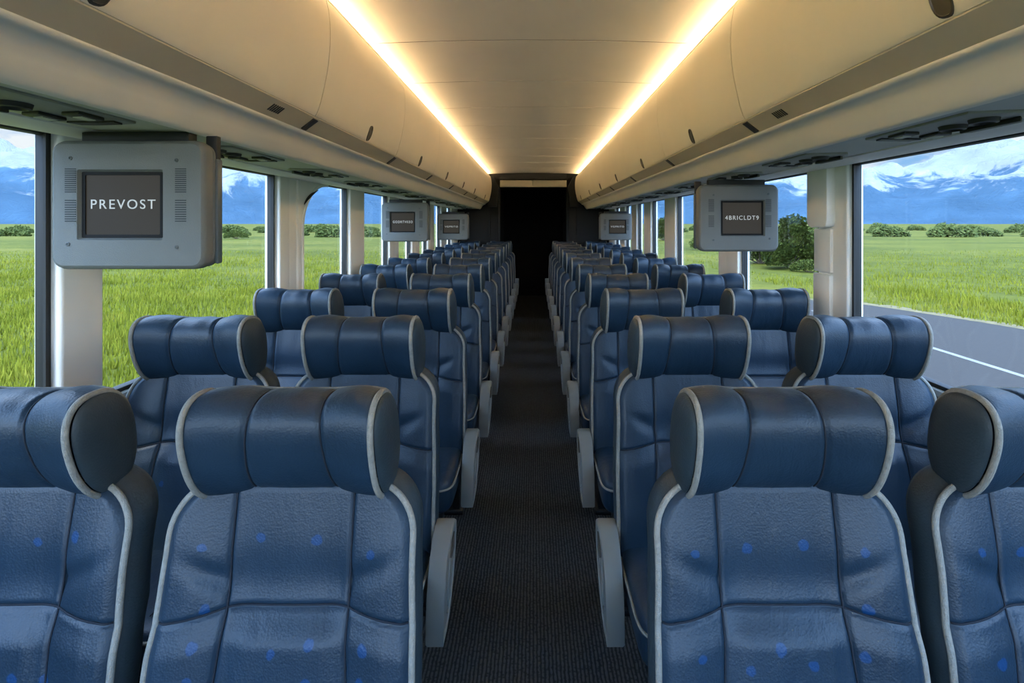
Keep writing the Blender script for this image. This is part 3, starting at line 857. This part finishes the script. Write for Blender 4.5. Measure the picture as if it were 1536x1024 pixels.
# bushes
def bush_mesh(name, blobs, nleaf, ls, mat, seed):
    rnd = random.Random(seed); v = []; f = []
    for k in range(nleaf):
        cx_, cy_, cz_, r = rnd.choice(blobs)
        a = rnd.uniform(0, 6.283); u = rnd.uniform(-.6, 1); q = math.sqrt(max(0, 1-u*u)); rr_ = r*rnd.uniform(.55, 1.05)
        rr_ *= 1+.25*noise.noise(Vector((a*1.5, u*3, seed)))
        p = Vector((cx_+math.cos(a)*q*rr_, cy_+math.sin(a)*q*rr_, max(.02, cz_+u*rr_)))
        d1 = Vector((rnd.gauss(0, 1), rnd.gauss(0, 1), rnd.gauss(0, 1))).normalized(); d2 = d1.orthogonal().normalized()
        z_ = ls*rnd.uniform(.6, 1.3); i = len(v)
        v += [p-d1*z_, p+d2*z_*.5, p+d1*z_, p-d2*z_*.5]; f.append((i, i+1, i+2, i+3))
    me = bpy.data.meshes.new(name); me.from_pydata([tuple(x) for x in v], [], f); me.materials.append(mat); return me
def stem_mesh(blobs):
    b = MB()
    for (x, y, z, r) in blobs: b.tube([(0, 0, 0), (x*.4, y*.4, z*.5), (x, y, z+r*.3)], [.06, .04, .012], 6)
    return b
def put_bush(me, stems, loc, sc, rz, label, group=None):
    r = empty('bush', loc, rz); r.scale = sc if isinstance(sc, tuple) else (sc,)*3
    o = bpy.data.objects.new('foliage', me); C.objects.link(o); o.parent = r
    o2 = bpy.data.objects.new('stem', stems); C.objects.link(o2); o2.parent = r
    tag(r, label, 'bush', group); return r
big = [(0, 0, 1.5, 1.2), (-.9, .2, 1.1, 1.0), (.9, -.1, .9, .85), (.2, .3, 2.3, .75), (-.5, -.2, 2.0, .7), (1.5, .1, .6, .6), (-1.6, 0, .7, .7), (.5, -.5, .8, .8)]
wide = [(-1.4, 0, .6, .7), (-.6, .2, .9, .75), (.3, 0, .8, .8), (1.1, .1, .7, .7), (1.8, 0, .5, .55)]
def prep(bl, n, ls, mat, seed):
    me = bush_mesh('foliage', bl, n, ls, mat, seed); t = stem_mesh(bl).build('stem', M['bark']); sm = t.data; bpy.data.objects.remove(t); return me, sm
bm1, sm1 = prep(big, 9000, .11, M['leaf'], 1); bm2, sm2 = prep(wide, 5000, .10, M['leaf'], 2)
fm = [prep(wide, 1500, .2, M['leaf2'], 5+k) for k in range(3)]
def gx(px, Y): return (px-800)*Y/F
def gz(x, y): return hgt(x, y)
for px, Y, sc, which, lab in ((1185, 36, 1.15, 0, 'large dark green bush just right of the nearest right monitor'),
                              (1232, 44, 1.0, 0, 'mid green bush beside the right window pillar'),
                              (1140, 40, 1.0, 0, 'green bush partly hidden behind the nearest right monitor'),
                              (1215, 33, .5, 1, 'low green shrub in front of the bushes by the right pillar'),
                              (1068, 60, 1.1, 1, 'low green bush left of the nearest right monitor'),
                              (996, 95, 1.3, 0, 'rounded bush seen through the narrow right window further back'),
                              (355, 110, 1.1, 1, 'green bush on the horizon in the second left window')):
    x = gx(px, Y); me, sm = ((bm1, sm1), (bm2, sm2))[which]
    put_bush(me, sm, (x, Y, gz(x, Y)-.03), sc, px, lab)
rb = random.Random(3); cnt = 0
for sidep in ('l', 'r'):
    rng = [(2, 70), (318, 560)] if sidep == 'l' else [(980, 1034), (1160, 1560)]
    for a, c in rng:
        for Y0 in (130, 172, 220):
            x = gx(a, Y0)+rb.uniform(0, 3)
            while x < gx(c, Y0):
                sc = rb.uniform(1.1, 2.1)*(1.1 if sidep == 'r' else .95)
                Y = Y0+rb.uniform(-8, 8)
                x += 2.5*sc
                me, sm = fm[cnt % 3]; cnt += 1
                put_bush(me, sm, (x, Y, gz(x, Y)-.30*sc), sc, rb.uniform(-.3, .3), 'small haze tinted green bush in the far hedge line at the edge of the field', 'bushes along the far edge of the field')
                x += 2.7*sc+rb.choice((0, .5, 2, 5))
# mountains
b = MB(); NA, NR = 560, 64
def mt(i, j):
    a = math.radians(-118+236*i/(NA-1)); q = j/(NR-1); r = 3600+3200*q
    x, y = r*math.sin(a), r*math.cos(a)
    env = math.sin(math.pi*min(1, q*1.15))**1.15 if q < .87 else 0
    p = Vector((x*.0013, y*.0013, .7))
    rm = noise.ridged_multi_fractal(p, 1.0, 2.1, 6, 1.0, 2.0)
    big_ = .5+.5*noise.noise(Vector((math.sin(a)*3.5, math.cos(a)*3.5, 5)))
    z = env*(150+ (210*rm)+170*big_)
    return (x, y, GZ-2+z*.98)
b.grid(NA, NR, mt)
structure(b.build('mountains', M['mount'], sharp=0), 'haze tinted blue snow capped mountain range on the horizon')

# ------------------------------------------------------------------ sky
w = bpy.data.worlds.new('sky'); bpy.context.scene.world = w; w.use_nodes = True
t = w.node_tree; n = t.nodes; l = t.links; bg = n['Background']
tc = n.new('ShaderNodeTexCoord'); sep = n.new('ShaderNodeSeparateXYZ'); l.new(tc.outputs['Generated'], sep.inputs[0])
def wramp(fac, stops):
    r = n.new('ShaderNodeValToRGB'); e = r.color_ramp.elements
    while len(e) < len(stops): e.new(.5)
    for i, (p, c) in enumerate(stops): e[i].position = p; e[i].color = c
    l.new(fac, r.inputs['Fac']); return r
grad = wramp(sep.outputs['Z'], [(0, (.42, .62, .85, 1)), (.06, (.30, .54, .88, 1)), (.2, (.17, .42, .84, 1)), (1, (.12, .30, .7, 1))])
mp = n.new('ShaderNodeMapping'); mp.inputs['Scale'].default_value = (1, 1, 2.6); l.new(tc.outputs['Generated'], mp.inputs['Vector'])
nz = n.new('ShaderNodeTexNoise'); nz.inputs['Scale'].default_value = 6.5; nz.inputs['Detail'].default_value = 8; nz.inputs['Roughness'].default_value = .6; nz.inputs['Distortion'].default_value = .3
l.new(mp.outputs[0], nz.inputs['Vector'])
# clouds cling to the peaks
zb = wramp(sep.outputs['Z'], [(0, (.12, .12, .12, 1)), (.10, (.20, .20, .20, 1)), (.165, (.02, .02, .02, 1)), (.3, (.06, .06, .06, 1))])
ad = n.new('ShaderNodeMath'); ad.operation = 'ADD'; l.new(nz.outputs['Fac'], ad.inputs[0]); l.new(zb.outputs[0], ad.inputs[1])
cl = wramp(ad.outputs[0], [(.54, (0, 0, 0, 1)), (.70, (1, 1, 1, 1))])
mx = n.new('ShaderNodeMix'); mx.data_type = 'RGBA'; l.new(cl.outputs[0], mx.inputs['Factor']); l.new(grad.outputs[0], mx.inputs[6]); mx.inputs[7].default_value = (.86, .90, .95, 1)
l.new(mx.outputs[2], bg.inputs['Color'])
st = n.new('ShaderNodeMapRange'); st.inputs['From Min'].default_value = .22; st.inputs['From Max'].default_value = .6; st.inputs['To Min'].default_value = .92; st.inputs['To Max'].default_value = 9.0  # upper sky, out of view, brightened to add light to the cabin
l.new(sep.outputs['Z'], st.inputs['Value'])
# glow added to the unseen sky ahead of the bus to light the cabin
front_fill = n.new('ShaderNodeMapRange'); front_fill.interpolation_type = 'SMOOTHSTEP'; front_fill.inputs['From Min'].default_value = -.15; front_fill.inputs['From Max'].default_value = -.95
front_fill.inputs['To Min'].default_value = 0; front_fill.inputs['To Max'].default_value = 8
l.new(sep.outputs['Y'], front_fill.inputs['Value'])
sm_ = n.new('ShaderNodeMath'); sm_.operation = 'ADD'; l.new(st.outputs[0], sm_.inputs[0]); l.new(front_fill.outputs[0], sm_.inputs[1]); l.new(sm_.outputs[0], bg.inputs['Strength'])
sl = bpy.data.lights.new('sun', 'SUN'); sl.energy = 2.6; sl.angle = math.radians(4); sl.color = (1, .95, .86)
so = bpy.data.objects.new('sun', sl); C.objects.link(so)
so.rotation_euler = Vector((.35, 1, -1.5)).to_track_quat('-Z', 'Y').to_euler()

# ------------------------------------------------------------------ camera
cd = bpy.data.cameras.new('camera'); cam = bpy.data.objects.new('camera', cd); C.objects.link(cam)
cam.location = (0, 0, CAMZ); cam.rotation_euler = (math.pi/2, 0, 0)
cd.sensor_width = 36; cd.lens = F/1536*36; cd.shift_x = -32/1536; cd.shift_y = -177/1536
cd.clip_start = .05; cd.clip_end = 20000
sc = bpy.context.scene; sc.camera = cam
sc.view_settings.view_transform = 'Standard'; sc.view_settings.look = 'None'; sc.view_settings.gamma = 1; sc.view_settings.use_curve_mapping = False
sc.view_settings.exposure = .3
sc.cycles.max_bounces = 10; sc.cycles.diffuse_bounces = 8; sc.cycles.transparent_max_bounces = 12
